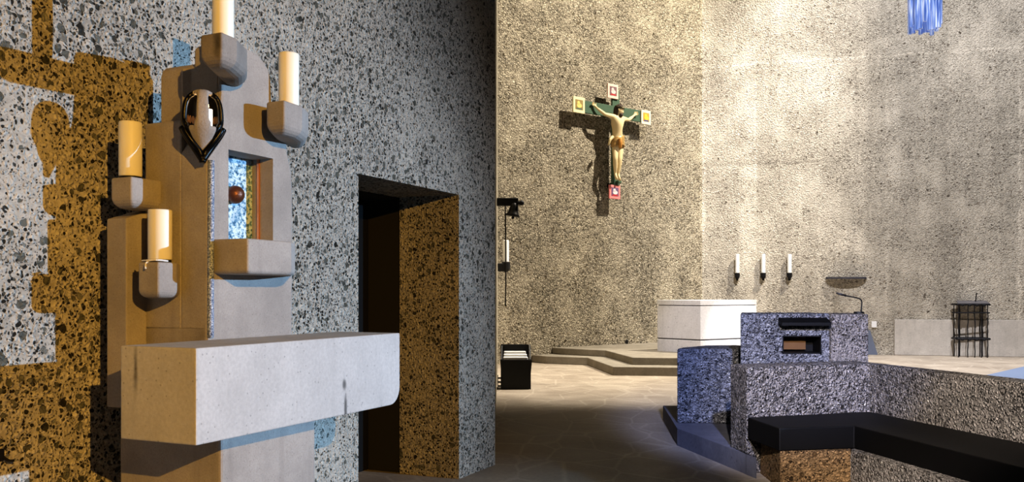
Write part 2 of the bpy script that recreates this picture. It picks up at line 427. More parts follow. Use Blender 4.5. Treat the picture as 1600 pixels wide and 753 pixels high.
# ------------------------------------------------------------------ tabernacle stele on the left wall
ST = thing('tabernacle_stele', L(-3.18, 0.5, 0), 'grey concrete tabernacle stele with candle brackets, niche and jutting shelf slab by left wall', 'tabernacle')
def S(px, d):                            # s on plane d for a pixel column
    return sz(px, 400, d)[0]
def Z(px, py, d): return sz(px, py, d)[1]
DF = 0.64; SL = S(325, DF); SR = S(457, DF)
zTop = 1.5 - 0.2                         # top of the shelf slab
# front outline (traced), left edge at SL
front = [(325, 560), (457, 560), (458, 300), (456, 268), (450, 240), (447, 205), (436, 178), (425, 160), (424, 128), (421, 110), (414, 97), (403, 84), (385, 74), (350, 66), (346, 72), (346, 150), (340, 205), (325, 236)]
pts = []
for px, py in front:
    s_, z_ = sz(px, py, DF)
    if px == 325: s_ = SL
    if py == 560: z_ = 1.02
    pts.append(L(s_, DF, z_))
bm = new(); extrude_poly(bm, pts, NW * -0.16, 0.012, 2)
body = obj('body', bm, M['stele'], ST)
# niche opening
n0s, n0z = sz(357, 231, DF); n1s = S(426.5, DF); n1z = Z(357, 377, DF)
ntz = (n0z + Z(426, 250, DF)) / 2
nbz = (Z(357, 379, DF) + Z(426, 379, DF)) / 2
bm = new(); box(bm, L(n0s, DF + 0.1, nbz), U * (n1s - n0s), NW * -0.24, (0, 0, ntz - nbz))
cut = obj('niche_cutter', bm, None, ST)
md = body.modifiers.new('niche', 'BOOLEAN'); md.operation = 'DIFFERENCE'; md.object = cut; md.solver = 'EXACT'
bake(body); bpy.data.objects.remove(cut)
# layers behind the front: lower core, shoulder, upper block, low back panel
bm = new()
z_sh = Z(275, 191, 0.42)
def slab(s0, s1, d0, d1, z0, z1, bev=0.01):
    box(bm, L(s0, d0, z0), U * (s1 - s0), NW * (d1 - d0), (0, 0, z1 - z0), bev)
slab(SL, SR - 0.03, 0.27, 0.49, 1.02, z_sh)
core = obj('core', bm, M['stele'], ST)
sU0 = S(346, DF) + 0.004
sU1 = S(421, DF)
zU = Z(250, 97, 0.34)
ptsU = [(sU0, z_sh - 0.1), (sU1, z_sh - 0.1), (sU1, zU + 0.02), (sU1 - 0.03, zU + 0.06), (sU1 - 0.12, zU + 0.09), (sU0 + 0.25, zU + 0.06), (sU0 + 0.10, zU + 0.005), (sU0 + 0.03, zU), (sU0 + 0.008, zU - 0.02), (sU0, zU - 0.05)]
bm = new(); extrude_poly(bm, [L(s_, 0.50, z_) for s_, z_ in ptsU], NW * -0.22, 0.012)
obj('upper_block', bm, M['stele'], ST)
# upright fold on the left face of the upper block
sF = S(346, DF)
bm = new(); prism(bm, [L(sF + .03, 0.62, 0), L(sF - .002, 0.62, 0), L(sF - .004, 0.47, 0), L(sF - .022, 0.435, 0), L(sF - .002, 0.41, 0), L(sF + .03, 0.40, 0)], z_sh - 0.02, Z(300, 104, 0.5), 0.004)
obj('fold', bm, M['stele'], ST)
# low back panel, slanted top
s20 = S(200, 0.29)
bm = new()
extrude_poly(bm, [L(s20, 0.28, 1.0), L(SL + 0.1, 0.28, 1.0), L(SL + 0.1, 0.28, Z(238, 322, 0.28)), L(s20, 0.28, Z(200, 341, 0.28))], NW * -0.12, 0.006)
obj('back_panel', bm, M['stele'], ST)
# sparkling chamfer strip down the front left edge
def glint():
    t = NT('glazed_edge'); o = t.obj()
    n1 = t.noise(o, 140, 3, 0.7).outputs[0]
    c = t.ramp(n1, [(0.38, srgb(70, 84, 112)), (0.55, srgb(160, 170, 188)), (0.68, srgb(240, 245, 250))])
    t.set(t.bsdf.inputs['Base Color'], c); t.bsdf.inputs['Roughness'].default_value = 0.4
    b = t.n('ShaderNodeBump', {'Strength': 0.8, 'Distance': 0.005, 'Height': n1}); t.set(t.bsdf.inputs['Normal'], b.outputs[0])
    return t.m
M['glint'] = glint()
bm = new()
tube(bm, smooth_curve([L(SL + 0.012, DF + 0.002, zTop + 0.01), L(SL + 0.012, DF + 0.004, zTop + 0.4), L(SL + 0.014, DF + 0.004, Z(326, 250, DF))]), 0.014, 8)
part_label(obj('glazed_edge', bm, M['glint'], ST, smooth=True), 'glittering bluish edge strip')
# brackets
def bracket(plan, z0, z1, name='candle_bracket', mat='stele', round_=0.045):
    bm = new()
    base = [L(S(p[0], p[1]) if len(p) == 2 else S(p[0], p[1]), p[1] if len(p) == 2 else p[2], z0) for p in plan]   # a third value: same line along the wall, other depth
    vec = Vector((0, 0, z1 - z0))
    a = [bm.verts.new(p) for p in base]; b = [bm.verts.new(p + vec) for p in base]
    n = len(a)
    f0 = bm.faces.new(a); bm.faces.new(b[::-1])
    vs = []
    for i in range(n):
        j = (i + 1) % n; bm.faces.new((a[i], b[i], b[j], a[j]))
        vs.append((a[i], b[i]))
    bmesh.ops.recalc_face_normals(bm, faces=bm.faces[:])
    if round_:
        bmesh.ops.bevel(bm, geom=list(f0.edges), offset=round_, segments=5, profile=0.5, affect='EDGES', clamp_overlap=True)
        sharp = [e for e in bm.edges if e.calc_face_angle(0) > 0.5]
        bmesh.ops.bevel(bm, geom=sharp, offset=0.010, segments=3, profile=0.5, affect='EDGES', clamp_overlap=True)
    o = obj(name, bm, M[mat], ST)
    return o
zk = {}
zk['top'] = Z(345, 52, 0.86)
tb = bracket([(346, 0.60), (346, 0.88, 0.77), (346, 0.88), (370, 0.87), (386, 0.80), (386, 0.70), (372, 0.60)], Z(345, 102, 0.86), zk['top'], round_=0.05)
sp_ = hit(338, 66, L(0, 0.86, 0), NW) - ST.location
tb.data.materials[0] = cast('sooty_bracket', srgb(150, 142, 134), grain=120, bump=0.35, spots=[tuple(sp_) + (0.038, 2.6)])
zk['right'] = Z(443, 158, 0.80)
bracket([(428, 0.60), (444, 0.82, 0.72), (444, 0.82), (472, 0.81), (482, 0.75), (478, 0.62), (455, 0.52)], Z(443, 209, 0.80), zk['right'], round_=0.05)
zk['left'] = Z(205, 276, 0.36)
bracket([(196, 0.19), (205, 0.37, 0.25), (205, 0.37), (252, 0.37), (260, 0.30), (225, 0.19)], Z(205, 324, 0.36), zk['left'], round_=0.045)
zk['low'] = Z(247, 409, 0.52)
bracket([(247, 0.52, 0.405), (247, 0.52), (276, 0.52), (290, 0.42), (262, 0.34)], Z(247, 466, 0.52), zk['low'], round_=0.035)
# ledge under the niche
bracket([(387, 0.83, 0.63), (387, 0.83), (455, 0.83), (461, 0.80), (458, 0.63)], Z(387, 428, 0.83), nbz + 0.002, name='niche_ledge', round_=0.02)
# niche door, knob, copper strip
bm = new(); box(bm, L(n0s - 0.0, DF - 0.137, nbz), U * (n1s - n0s), NW * 0.012, (0, 0, ntz - nbz))
nd = part_label(obj('niche_door', bm, M['mosaic'], ST), 'silver and blue mottled tabernacle door')
kx, kz = sz(369, 304, DF - 0.09)
bm = new(); ball(bm, L(kx, DF - 0.095, kz), 0.042, seg=24)
cyl_c = L(kx, DF - 0.105, kz)
part_label(obj('knob', bm, M['bronze'], nd, smooth=True), 'round bronze knob')
bm = new(); box(bm, L(n1s - 0.008, DF - 0.09, nbz + 0.001), U * 0.012, NW * 0.012, (0, 0, ntz - nbz))
part_label(obj('edge_strip', bm, M['copper'], ST), 'thin copper strip')

# shelf slab (mensa) with rounded far lower corner
sM0 = (hit(306, 545, L(0, 1.02, 0), NW) - W0).dot(U); sM1 = (hit(625, 520, L(0, 1.02, 0), NW) - W0).dot(U)
zM0 = 0.945
prof = [(sM0, zTop), (sM0, zM0)]
R_ = 0.085
for k in range(7):
    a = math.pi / 2 * k / 6
    prof.append((sM1 - R_ + R_ * math.sin(a), zM0 + R_ - R_ * math.cos(a)))
prof.append((sM1, zTop))
spx = hit(538, 600, L(0, 1.02, 0), NW); spx2 = hit(540, 640, L(0, 1.02, 0), NW)
loc = ST.location
M['mensa'] = cast('mensa_concrete_stained', srgb(196, 194, 192), var=0.1, grain=70, bump=0.25,
    spots=[tuple(spx - loc) + (0.022, 1.6), tuple(spx2 - loc) + (0.015, 6.0), tuple(L(sM0, 0.72, 1.22) - loc) + (0.022, 8.0)])
bm = new(); extrude_poly(bm, [L(s_, 1.02, z_) for s_, z_ in prof], NW * -0.38, 0.006, 2)
obj('shelf_slab', bm, M['mensa'], ST)
# pedestal
dP = 0.78
bm = new(); box(bm, L(S(345, dP), 0.20, 0), U * (S(493, dP) - S(345, dP)), NW * (dP - 0.20), (0, 0, 0.97), 0.012)
obj('pedestal', bm, M['stele'], ST)
# neck joining pedestal and stele behind the slab
bm = new(); box(bm, L(SL, 0.22, 0.9), U * (SR - SL), NW * 0.40, (0, 0, 0.45), 0.0)
obj('neck', bm, M['stele'], ST)

# lamp niche: a pierced bulb at the front left edge
lc_s, lc_d = S(318, 0.64), 0.635
lz0 = Z(320, 244, 0.68); lz1 = Z(318, 134, 0.68)
H_ = lz1 - lz0; RL = 0.086
lc = L(lc_s, lc_d, lz0)
view = (Vector((0, 0, 0)) - Vector((lc.x, lc.y, 0))).normalized()
va = math.atan2(view.y, view.x)
profL = [(0.00, 0.004), (0.10, 0.22), (0.20, 0.45), (0.32, 0.72), (0.42, 0.92), (0.5, 1.0), (0.6, 1.0), (0.7, 0.98), (0.8, 0.92), (0.88, 0.80), (0.95, 0.55), (1.0, 0.1)]
seg = 48
bm = new(); rings = []
for tz, rr in profL:
    rings.append([bm.verts.new(lc + Vector((math.cos(va + 2 * math.pi * (i - .5) / seg) * RL * rr, math.sin(va + 2 * math.pi * (i - .5) / seg) * RL * rr, tz * H_))) for i in range(seg)])
bm_m = new(); ringsm = []
for k in range(len(rings) - 1):
    tz = profL[k][0]
    for i in range(seg):
        j = (i + 1) % seg
        ang = ((i + 0.0) / seg * 360 + 180) % 360 - 180
        win = (20 < abs(ang) < 72) and 0.42 < tz < 0.87 or (28 < abs(ang) < 64 and 0.38 < tz < 0.94)
        win2 = abs(ang) > 100
        if win: continue
        fc = bm.faces.new((rings[k][i], rings[k][j], rings[k + 1][j], rings[k + 1][i]))
        fc.material_index = 1 if (abs(ang) > 66 or (tz < 0.40 and abs(ang) > 46)) else 0
bm.verts.ensure_lookup_table()
sh = obj('lamp_shell', bm, M['stele'], ST, smooth=True)
sh.data.materials.append(M['soot'])
md = sh.modifiers.new('thick', 'SOLIDIFY'); md.thickness = 0.022; md.offset = -1
md2 = sh.modifiers.new('sub', 'SUBSURF'); md2.levels = 1; md2.render_levels = 1
bake(sh); part_label(sh, 'hollow bulb-shaped lamp housing with two tall openings')
# dark metal V under the bulb
def on_bulb(angdeg, tz, k=1.0):
    rr = 0
    for (a, ra_), (b, rb_) in zip(profL[:-1], profL[1:]):
        if a <= tz <= b: rr = ra_ + (rb_ - ra_) * (tz - a) / (b - a)
    t = va + math.radians(angdeg)
    return lc + Vector((math.cos(t) * RL * rr * k, math.sin(t) * RL * rr * k, tz * H_))
bm = new()
for sg in (-1, 1):
    tube(bm, smooth_curve([on_bulb(sg * 74, 0.40, 1.02), on_bulb(sg * 70, 0.34, 1.08), on_bulb(sg * 60, 0.22, 1.15), on_bulb(sg * 40, 0.09, 1.15), lc + Vector((0, 0, -0.02)) + view * 0.02]), 0.014, 8)
    tube(bm, smooth_curve([on_bulb(sg * 100, 0.44, 1.04), on_bulb(sg * 94, 0.32, 1.06), on_bulb(sg * 84, 0.16, 1.15), lc + Vector((0, 0, -0.01)) + view * 0.02]), 0.016, 8)
part_label(obj('metal_cradle', bm, M['soot'], ST, smooth=True), 'dark metal cradle running to a point')
# dark lining, seen through the openings
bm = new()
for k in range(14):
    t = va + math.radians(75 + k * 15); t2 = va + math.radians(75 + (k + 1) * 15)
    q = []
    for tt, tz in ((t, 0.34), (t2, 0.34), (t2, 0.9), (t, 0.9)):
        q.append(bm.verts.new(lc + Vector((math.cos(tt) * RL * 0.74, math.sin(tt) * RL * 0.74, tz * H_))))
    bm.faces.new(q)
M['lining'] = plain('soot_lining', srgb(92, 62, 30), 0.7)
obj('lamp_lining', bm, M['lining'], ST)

# pillar candles
def candle(px0, px1, py0, py1, d, label, zbase=None, h=None, plate=True):
    c_s = S((px0 + px1) / 2, d)
    w = S(px1, d); 
    p0 = L(c_s, d, 0); Yd = p0.y
    r = (px1 - px0) / 2 * Yd / F
    z0 = zbase + 0.004; z1 = Z((px0 + px1) / 2, py0, d)
    if h: z1 = z0 + h
    base = Vector((p0.x, p0.y, z0))
    if plate:
        bm = new(); cyl(bm, base + Vector((0, 0, -0.003)), r * 0.93, 0.011, 32)
        obj('candle_plate', bm, M['blackmetal'], ST)
        base.z += 0.009
    t = thing('pillar_candle', base, label, 'candle', 'cream pillar candles on the stele')
    bm = new(); prof = [(r * 0.97, 0), (r, 0.004), (r, z1 - base.z - 0.006), (r * 0.96, z1 - base.z), (r * 0.82, z1 - base.z - 0.001), (r * 0.5, z1 - base.z - 0.012), (0.004, z1 - base.z - 0.016)]
    lathe(bm, base, prof, 40)
    obj('wax', bm, M['wax'], t, smooth=True)
    bm = new(); tube(bm, [base + Vector((0, 0, z1 - base.z - 0.02)), base + Vector((0.001, 0, z1 - base.z - 0.004)), base + Vector((0.004, 0.001, z1 - base.z + 0.002))], 0.0018, 6)
    obj('wick', bm, M['wick'], t)
    return t
candle(332, 365, -52, 50, 0.745, 'thick cream pillar candle on the topmost bracket of the stele, cut by the frame', zk['top'])
candle(435.5, 467, 84, 157, 0.70, 'thick cream pillar candle on the right-hand bracket of the stele', zk['right'])
candle(186.5, 221, 191, 270, 0.275, 'thick cream pillar candle on the upper left bracket, beside the amber-lit wall', zk['left'])
candle(232, 268, 328, 406, 0.43, 'thick cream pillar candle on the lowest left bracket, above a loose white cord', zk['low'])
# loose white cord
czl = zk['low'] + 0.006
pts = [L(S(262, 0.50), 0.50, czl), L(S(246, 0.505), 0.505, czl + 0.002), L(S(234, 0.47), 0.47, czl), L(S(228, 0.46), 0.46, czl - 0.012), L(S(226.5, 0.465), 0.468, czl - 0.035)]
bm = new(); tube(bm, smooth_curve(pts), 0.004, 6)
pts = [L(S(240, 0.49), 0.49, czl + 0.002), L(S(231, 0.468), 0.468, czl + 0.001), L(S(222, 0.42), 0.42, czl + 0.001)]
tube(bm, smooth_curve(pts), 0.0035, 6)
tag(obj('white_cord', bm, M['cord'], None, loc=L(S(246, 0.505), 0.505, czl)), 'short frayed white cord lying over the edge of the lowest bracket', 'cord')
# the votive candle inside the lamp
vc = lc + Vector((0, 0, 0.30 * H_))
vs = view.cross(Vector((0, 0, 1)))
vc2 = vc - vs * 0.018 + view * 0.008 + Vector((0, 0, 0.06 * H_))
t = thing('votive_candle', vc2, 'small burning white candle inside the bulb-shaped lamp of the stele', 'candle')
bm = new(); cyl(bm, vc2, 0.022, 0.34 * H_, 24); obj('wax', bm, M['glowwax'], t, smooth=False)
bm = new(); lathe(bm, vc2 + Vector((0, 0, 0.35 * H_)), [(0.002, 0), (0.008, 0.008), (0.007, 0.018), (0.001, 0.036)], 12); obj('flame', bm, M['flame'], t, smooth=True)
bm = new(); lathe(bm, vc + Vector((0, 0, 0.06 * H_ - 0.012)), [(0.03, 0), (0.044, 0.011)], 24)
obj('lamp_floor', bm, M['soot'], ST)
# black hook low on the wall at the left edge
hs, hz = sz(2, 712, 0.0)
t = thing('wall_hook', L(hs, 0.0, hz), 'small dark metal hook low on the left wall at the picture edge', 'hook')
bm = new(); box(bm, L(hs - 0.03, 0.0, hz - 0.02), U * 0.035, NW * 0.015, (0, 0, 0.05), 0.004); obj('plate', bm, M['iron'], t)
bm = new(); tube(bm, smooth_curve([L(hs, 0.012, hz - 0.005), L(hs + 0.012, 0.03, hz - 0.02), L(hs + 0.03, 0.035, hz - 0.022)]), 0.006, 8); obj('hook', bm, M['iron'], t)

# ------------------------------------------------------------------ passage things: bell, sconce, rack
YB = 14.0
t = thing('hand_bell', at(778, 315, YB), 'small dark sanctuary bell hanging from a black beam bracket with long pull rope', 'bell')
p0 = at(772, 315, YB); p1 = at(810, 315, YB)
bm = new(); p0 = at(776.2, 321, YB); box(bm, p0, (p1.x - p0.x, 0, 0), (0, 0.14, 0), (0, 0, 12 * YB / F), 0.01); obj('beam', bm, M['blackmetal'], t)
bm = new(); tube(bm, [at(808, 317, YB - 0.02), at(817, 317, YB - 0.02)], 0.028, 10); ball(bm, at(815, 317, YB - 0.02), 0.04); obj('pivot', bm, M['iron'], t, smooth=True)
bc = at(801, 338, YB)
k = YB / F
bm = new()
lathe(bm, Vector((0, 0, 0)), [(0.115, 0.0), (0.118, 0.012), (0.092, 0.045), (0.074, 0.10), (0.064, 0.16), (0.045, 0.20), (0.012, 0.215)], 28)
rot = Matrix.Translation(bc) @ Matrix.Rotation(math.radians(10), 4, 'Y')
bmesh.ops.transform(bm, matrix=rot, verts=bm.verts[:]); obj('bell', bm, plain('bell_bronze', srgb(46, 44, 42), 0.35, 0.7), t, smooth=True)
bm = new(); ball(bm, bc + Vector((0.005, 0, -0.02)), 0.022); obj('clapper', bm, M['iron'], t, smooth=True)
bm = new(); tube(bm, smooth_curve([at(789.5, 321, YB - 0.05), at(790.3, 400, YB - 0.05), at(790, 470, YB - 0.05), at(789, 476, YB - 0.05), at(791.5, 477, YB - 0.05)]), 0.011, 6); obj('pull_rope', bm, M['wick'], t)

YS = 16.5
t = thing('wall_sconce', at(778, 416, YS), 'black iron candle sconce on the passage wall beside the pull rope', 'sconce', 'iron candle sconces')
bm = new(); box(bm, at(777.5, 424, YS), (14 * YS / F, 0, 0), (0, 0.14, 0), (0, 0, 13 * YS / F), 0.015); obj('arm', bm, M['blackmetal'], t)
bm = new(); lathe(bm, at(790.5, 425, YS) + Vector((0, 0.07, 0)), [(0.03, 0), (0.075, 0.06), (0.08, 0.18), (0.06, 0.19)], 20); obj('cup', bm, M['blackmetal'], t)
cb = at(790.5, 409, YS) + Vector((0, 0.07, 0))
t = thing('wall_candle', cb, 'tall white candle in the sconce on the passage wall behind the rope', 'candle', 'white wall candles')
bm = new(); cyl(bm, cb, 0.055, 34 * YS / F, 20, bevel=0.008); obj('wax', bm, M['paper'], t)
bm = new(); cyl(bm, cb + Vector((0, 0, 34 * YS / F - .01)), 0.004, 0.03, 6); obj('wick', bm, M['wick'], t)
# magazine rack
YR = 13.95
k = YR / F
t = thing('pamphlet_rack', at(806, 608, YR), 'black metal rack holding white pamphlets, standing against the passage wall', 'rack')
def rb(px0, px1, py0, py1, Y, dep):
    return at(px0, py1, Y), ((px1 - px0) * Y / F, 0, 0), (0, dep, 0), (0, 0, (py1 - py0) * Y / F)
bm = new()     # front bin, wider at the rim
a0_, a1_ = at(784.5, 608, YR), at(827, 608, YR); b0_, b1_ = at(781.5, 562, YR), at(831.5, 562, YR)
a0_.z = a1_.z = 0.001
extrude_poly(bm, [a0_, a1_, b1_, b0_], (0, 0.02, 0), 0.004); obj('front_panel', bm, M['blackmetal'], t)
bm = new(); box(bm, Vector((at(782, 0, YR).x, YR + 0.34, 0.001)), (45 * k, 0, 0), (0, 0.02, 0), (0, 0, at(800, 538, YR + .34).z), 0.004); obj('back_panel', bm, M['blackmetal'], t)
for px in (783.0, 827.5):
    bm = new(); extrude_poly(bm, [Vector((at(px, 0, YR).x, YR + .02, 0.001)), Vector((at(px, 0, YR).x, YR + .36, 0.001)), Vector((at(px, 0, YR).x, YR + .36, 0.68)), Vector((at(px, 0, YR).x, YR + 0.02, 0.47))], (0.02, 0, 0)); obj('side_panel', bm, M['blackmetal'], t)
bm = new()
for i in range(3):
    box(bm, at(778, 590 + 6.2 * i + 2, YR - 0.0), (7 * k, 0, 0), (0, 0.03, 0), (0, 0, 2.4 * k))
box(bm, at(777.2, 608, YR), (1.2 * k, 0, 0), (0, 0.03, 0), (0, 0, 22 * k))
obj('wall_fins', bm, M['blackmetal'], t)
for i, (py, w0, w1) in enumerate(((562, 784, 826.5), (557.5, 784.5, 825), (553, 785, 823.5))):
    Yp = YR + 0.06 + 0.09 * i
    x0 = at(w0, 0, YR).x; x1 = at(w1, 0, YR).x
    p = Vector(((x0 + x1) / 2, Yp, 0.02))
    bm = new(); box(bm, Vector((x0 + .02, Yp, 0.02)), (x1 - x0 - .034, 0, 0), (0, 0.055, 0), (0, 0, at(800, py - 4.4, Yp).z - 0.02), 0.016, 3)
    tag(obj('pamphlet_stack', bm, M['paper'], None, loc=p), ('stack of white pamphlets in the front slot of the black rack', 'stack of white pamphlets in the middle slot of the black rack', 'stack of white pamphlets in the rear slot of the black rack')[i], 'pamphlets', 'pamphlet stacks in the black rack')

# ------------------------------------------------------------------ crucifix on the back left wall
CO = 0.26                                # how far the cross stands off the wall
def CP(px, py, o): 
    a, z = ao(px, py, o, B0, UB, NB); return a, z
aC, zC = CP(962.5, 172, CO)
CR = thing('crucifix', BL(aC, 0, CP(962, 311, CO)[1]), 'large green wooden crucifix with painted figure and four picture panels, on the back left wall', 'crucifix')
zBot = CP(962, 311, CO)[1]; zTopc = CP(957, 140, CO)[1]
hw = 0.115
aL_ = CP(905, 163, CO)[0]; aR_ = CP(1009, 184, CO)[0]
zb0 = CP(962, 184, CO)[1]; zb1 = zb0 + 0.27
bm = new()
cross = [(aC - hw, zBot), (aC + hw, zBot), (aC + hw, zb0), (aR_, zb0), (aR_, zb1), (aC + hw, zb1), (aC + hw, zTopc), (aC - hw, zTopc), (aC - hw, zb1), (aL_, zb1), (aL_, zb0), (aC - hw, zb0)]
extrude_poly(bm, [BL(a, CO, z) for a, z in cross], NB * -0.05, 0.004); obj('cross', bm, M['green'], CR)
for z in (zBot + 0.3, zb0 + 0.13):
    bm = new(); box(bm, BL(aC - 0.04, 0, z), UB * 0.08, NB * (CO - 0.05), (0, 0, 0.08)); obj('wall_bracket', bm, M['iron'], CR)
def panel(px0, px1, py0, py1, border, field, blob, blob2, lab):
    a0, zt = CP(px0, (py0 + py1) / 2, CO + 0.03); a1, _ = CP(px1, (py0 + py1) / 2, CO + 0.03)
    zt = CP((px0 + px1) / 2, py0, CO)[1]; zb_ = CP((px0 + px1) / 2, py1, CO)[1]
    bm = new(); box(bm, BL(a0, CO + 0.002, zb_), UB * (a1 - a0), NB * 0.035, (0, 0, zt - zb_), 0.004)
    pn = part_label(obj('picture_panel', bm, plain('panel_border_' + lab, border, 0.5), CR), lab)
    w = a1 - a0; h = zt - zb_
    bm = new(); box(bm, BL(a0 + w * .17, CO + 0.036, zb_ + h * .2), UB * w * .66, NB * 0.004, (0, 0, h * .62)); obj('painted_field', bm, plain('panel_field_' + lab, field, 0.5, var=0.3, nscale=20), pn)
    bm = new(); ball(bm, BL(a0 + w * .5, CO + 0.04, zb_ + h * .48), 1, (0.001, 0.001, 0.001), 12); bm.free()
    bm = new()
    n = 14
    for (ca, cz, ra_, rz_) in ((.52, .46, .22, .14), (.45, .62, .12, .12)):
        vsn = [BL(a0 + w * ca + w * ra_ * math.cos(2 * math.pi * i / n), CO + 0.0405, zb_ + h * cz + h * rz_ * math.sin(2 * math.pi * i / n)) for i in range(n)]
        extrude_poly(bm, vsn, NB * 0.002)
    obj('painted_motif', bm, plain('panel_motif_' + lab, blob, 0.5), pn)
    bm = new(); box(bm, BL(a0 + w * .25, CO + 0.0405, zb_ + h * .22), UB * w * .5, NB * 0.002, (0, 0, h * .08)); obj('painted_ground', bm, plain('panel_ground_' + lab, blob2, 0.5), pn)
panel(949.5, 966, 132, 154.5, srgb(232, 200, 186), srgb(120, 96, 100), srgb(235, 200, 195), srgb(190, 60, 60), 'pink-bordered picture panel at the top')
panel(895.5, 913.5, 152, 177, srgb(232, 220, 178), srgb(150, 130, 80), srgb(232, 205, 120), srgb(90, 110, 90), 'cream-bordered picture panel at the left end')
panel(1002, 1016.5, 173, 195, srgb(222, 214, 190), srgb(190, 150, 70), srgb(240, 205, 70), srgb(60, 80, 140), 'yellow and blue picture panel at the right end')
panel(952, 969, 289.5, 311, srgb(226, 140, 138), srgb(110, 90, 120), srgb(240, 215, 215), srgb(200, 50, 50), 'red-bordered picture panel at the foot')

# the carved figure: one continuous skinned body
k = 21.0 / F
def BP(px, py, o):
    a, z = ao(px, py, CO + o, B0, UB, NB)
    return BL(a, CO + o, z)
V = []; E = []; R = []
def jv(p, r, par=None):
    V.append(p); R.append(r)
    if par is not None: E.append((par, len(V) - 1))
    return len(V) - 1
hipc = jv(BP(965, 221, 0.13), (0.135, 0.10))
waist = jv(BP(964.5, 209, 0.14), (0.115, 0.085), hipc)
rib = jv(BP(964.5, 197, 0.16), (0.145, 0.10), waist)
chest = jv(BP(965.5, 188, 0.165), (0.155, 0.10), rib)
neckb = jv(BP(966, 182, 0.17), (0.075, 0.065), chest)
nk = jv(BP(966.5, 178.5, 0.19), (0.052, 0.052), neckb)
# arms
def arm(sh_, el, wr, hd, tips, thumb):
    a = jv(BP(*sh_), (0.062, 0.062), chest)
    m = jv((BP(*sh_) + BP(*el)) / 2, (0.052, 0.052), a)
    b = jv(BP(*el), (0.042, 0.042), m)
    m2 = jv(BP(*el) * .55 + BP(*wr) * .45, (0.042, 0.042), b)
    c = jv(BP(*wr), (0.027, 0.025), m2)
    h = jv(BP(*hd), (0.040, 0.022), c)
    dirv = (BP(*hd) - BP(*wr)).normalized(); side = dirv.cross(NB).normalized()
    for q, (off, ln) in enumerate(((-0.027, 0.062), (-0.009, 0.075), (0.010, 0.07), (0.027, 0.055))):
        r0 = jv(BP(*hd) + dirv * 0.035 + side * off, (0.0105, 0.0105), h)
        r1 = jv(BP(*hd) + dirv * (0.035 + ln * .6) + side * off * 1.2 + NB * 0.014, (0.0095, 0.0095), r0)
        jv(BP(*hd) + dirv * (0.035 + ln * .8) + side * off * 1.25 + NB * 0.042, (0.008, 0.008), r1)
    th0 = jv(BP(*hd) - dirv * 0.012 + side * thumb * 0.04, (0.012, 0.012), h)
    jv(BP(*hd) + dirv * 0.022 + side * thumb * 0.068 + NB * 0.02, (0.009, 0.009), th0)
arm((957.5, 182, 0.15), (945, 178.5, 0.13), (933, 169, 0.07), (929, 165, 0.05), None, 1)
arm((973.5, 185.5, 0.15), (982, 187.5, 0.14), (989.5, 181.5, 0.07), (992.5, 179, 0.05), None, -1)
# legs
def leg(hp, kn, an, ball_, toe):
    a = jv(BP(*hp), (0.088, 0.088), hipc)
    m = jv((BP(*hp) + BP(*kn)) / 2, (0.078, 0.08), a)
    b = jv(BP(*kn), (0.058, 0.062), m)
    m2 = jv(BP(*kn) * .62 + BP(*an) * .38, (0.058, 0.06), b)
    c = jv(BP(*an), (0.033, 0.035), m2)
    f = jv(BP(*ball_), (0.040, 0.026), c)
    jv(BP(*toe), (0.034, 0.018), f)
leg((961.5, 224, 0.13), (961.5, 248, 0.22), (961.5, 271, 0.12), (962.5, 277.5, 0.17), (965, 281, 0.19))
leg((969, 225, 0.13), (968.5, 249, 0.19), (965.8, 272, 0.10), (967.5, 279, 0.14), (969.5, 282.5, 0.16))
me = bpy.data.meshes.new('body'); off = CR.location
me.from_pydata([tuple(v - off) for v in V], E, [])
bo = bpy.data.objects.new('body', me); COL.objects.link(bo); bo.parent = CR
sk = bo.modifiers.new('skin', 'SKIN'); sk.use_smooth_shade = True
sv = me.skin_vertices[0].data
for i, r in enumerate(R): sv[i].radius = r; sv[i].use_root = (i == 0)
sb = bo.modifiers.new('sub', 'SUBSURF'); sb.levels = 2; sb.render_levels = 2
bake(bo); bo.data.materials.clear(); bo.data.materials.append(M['skin'])
for p in bo.data.polygons: p.use_smooth = True
part_label(bo, 'pale painted figure with outstretched arms')
# head: turned to its left and bowed
hcen = BP(967.5, 172.5, 0.215)
fwd = (NB * 0.75 + UB * 0.62 + Vector((0, 0, -0.28))).normalized()
up = (Vector((0, 0, 1)) + UB * 0.10).normalized(); rt = fwd.cross(up).normalized(); up = rt.cross(fwd)
def HP(x, y, z): return hcen + rt * x + fwd * y + up * z
bm = new()
bmesh.ops.create_uvsphere(bm, u_segments=32, v_segments=24, radius=1)
for v in bm.verts:
    x, y, z = v.co
    w = 0.078 * (1 - 0.22 * max(0, -z)); dpt = 0.098
    X, Yv, Zv = x * w, y * dpt, z * 0.122
    if y > 0:
        if abs(x) < 0.24 and -0.28 < z < 0.12: Yv += 0.024 * (1 - abs(x) / 0.24) * (0.15 + max(0.0, 0.12 - z) * 2.2)      # nose
        for sx in (-1, 1):
            de = math.hypot(x - sx * 0.42, (z - 0.10) * 1.3)
            if de < 0.22: Yv -= 0.014 * (1 - de / 0.22)                                      # eye sockets
        if abs(x) < 0.35 and abs(z + 0.50) < 0.07: Yv -= 0.006
    v.co = HP(X, Yv, Zv)
hd = obj('head', bm, M['skin'], CR, smooth=True)
for sx in (-1, 1):
    bm = new(); ball(bm, HP(sx * 0.033, 0.078, 0.012), 0.011, (1.3, .8, .7), 12); obj('eye', bm, M['hair'], hd, smooth=True)
    bm = new(); ball(bm, HP(sx * 0.077, -0.005, 0.0), 0.022, (0.5, 0.9, 1.4), 12); obj('ear', bm, M['skin'], hd, smooth=True)
bm = new(); ball(bm, HP(0, 0.088, -0.062), 0.014, (1.5, .6, .5), 12)
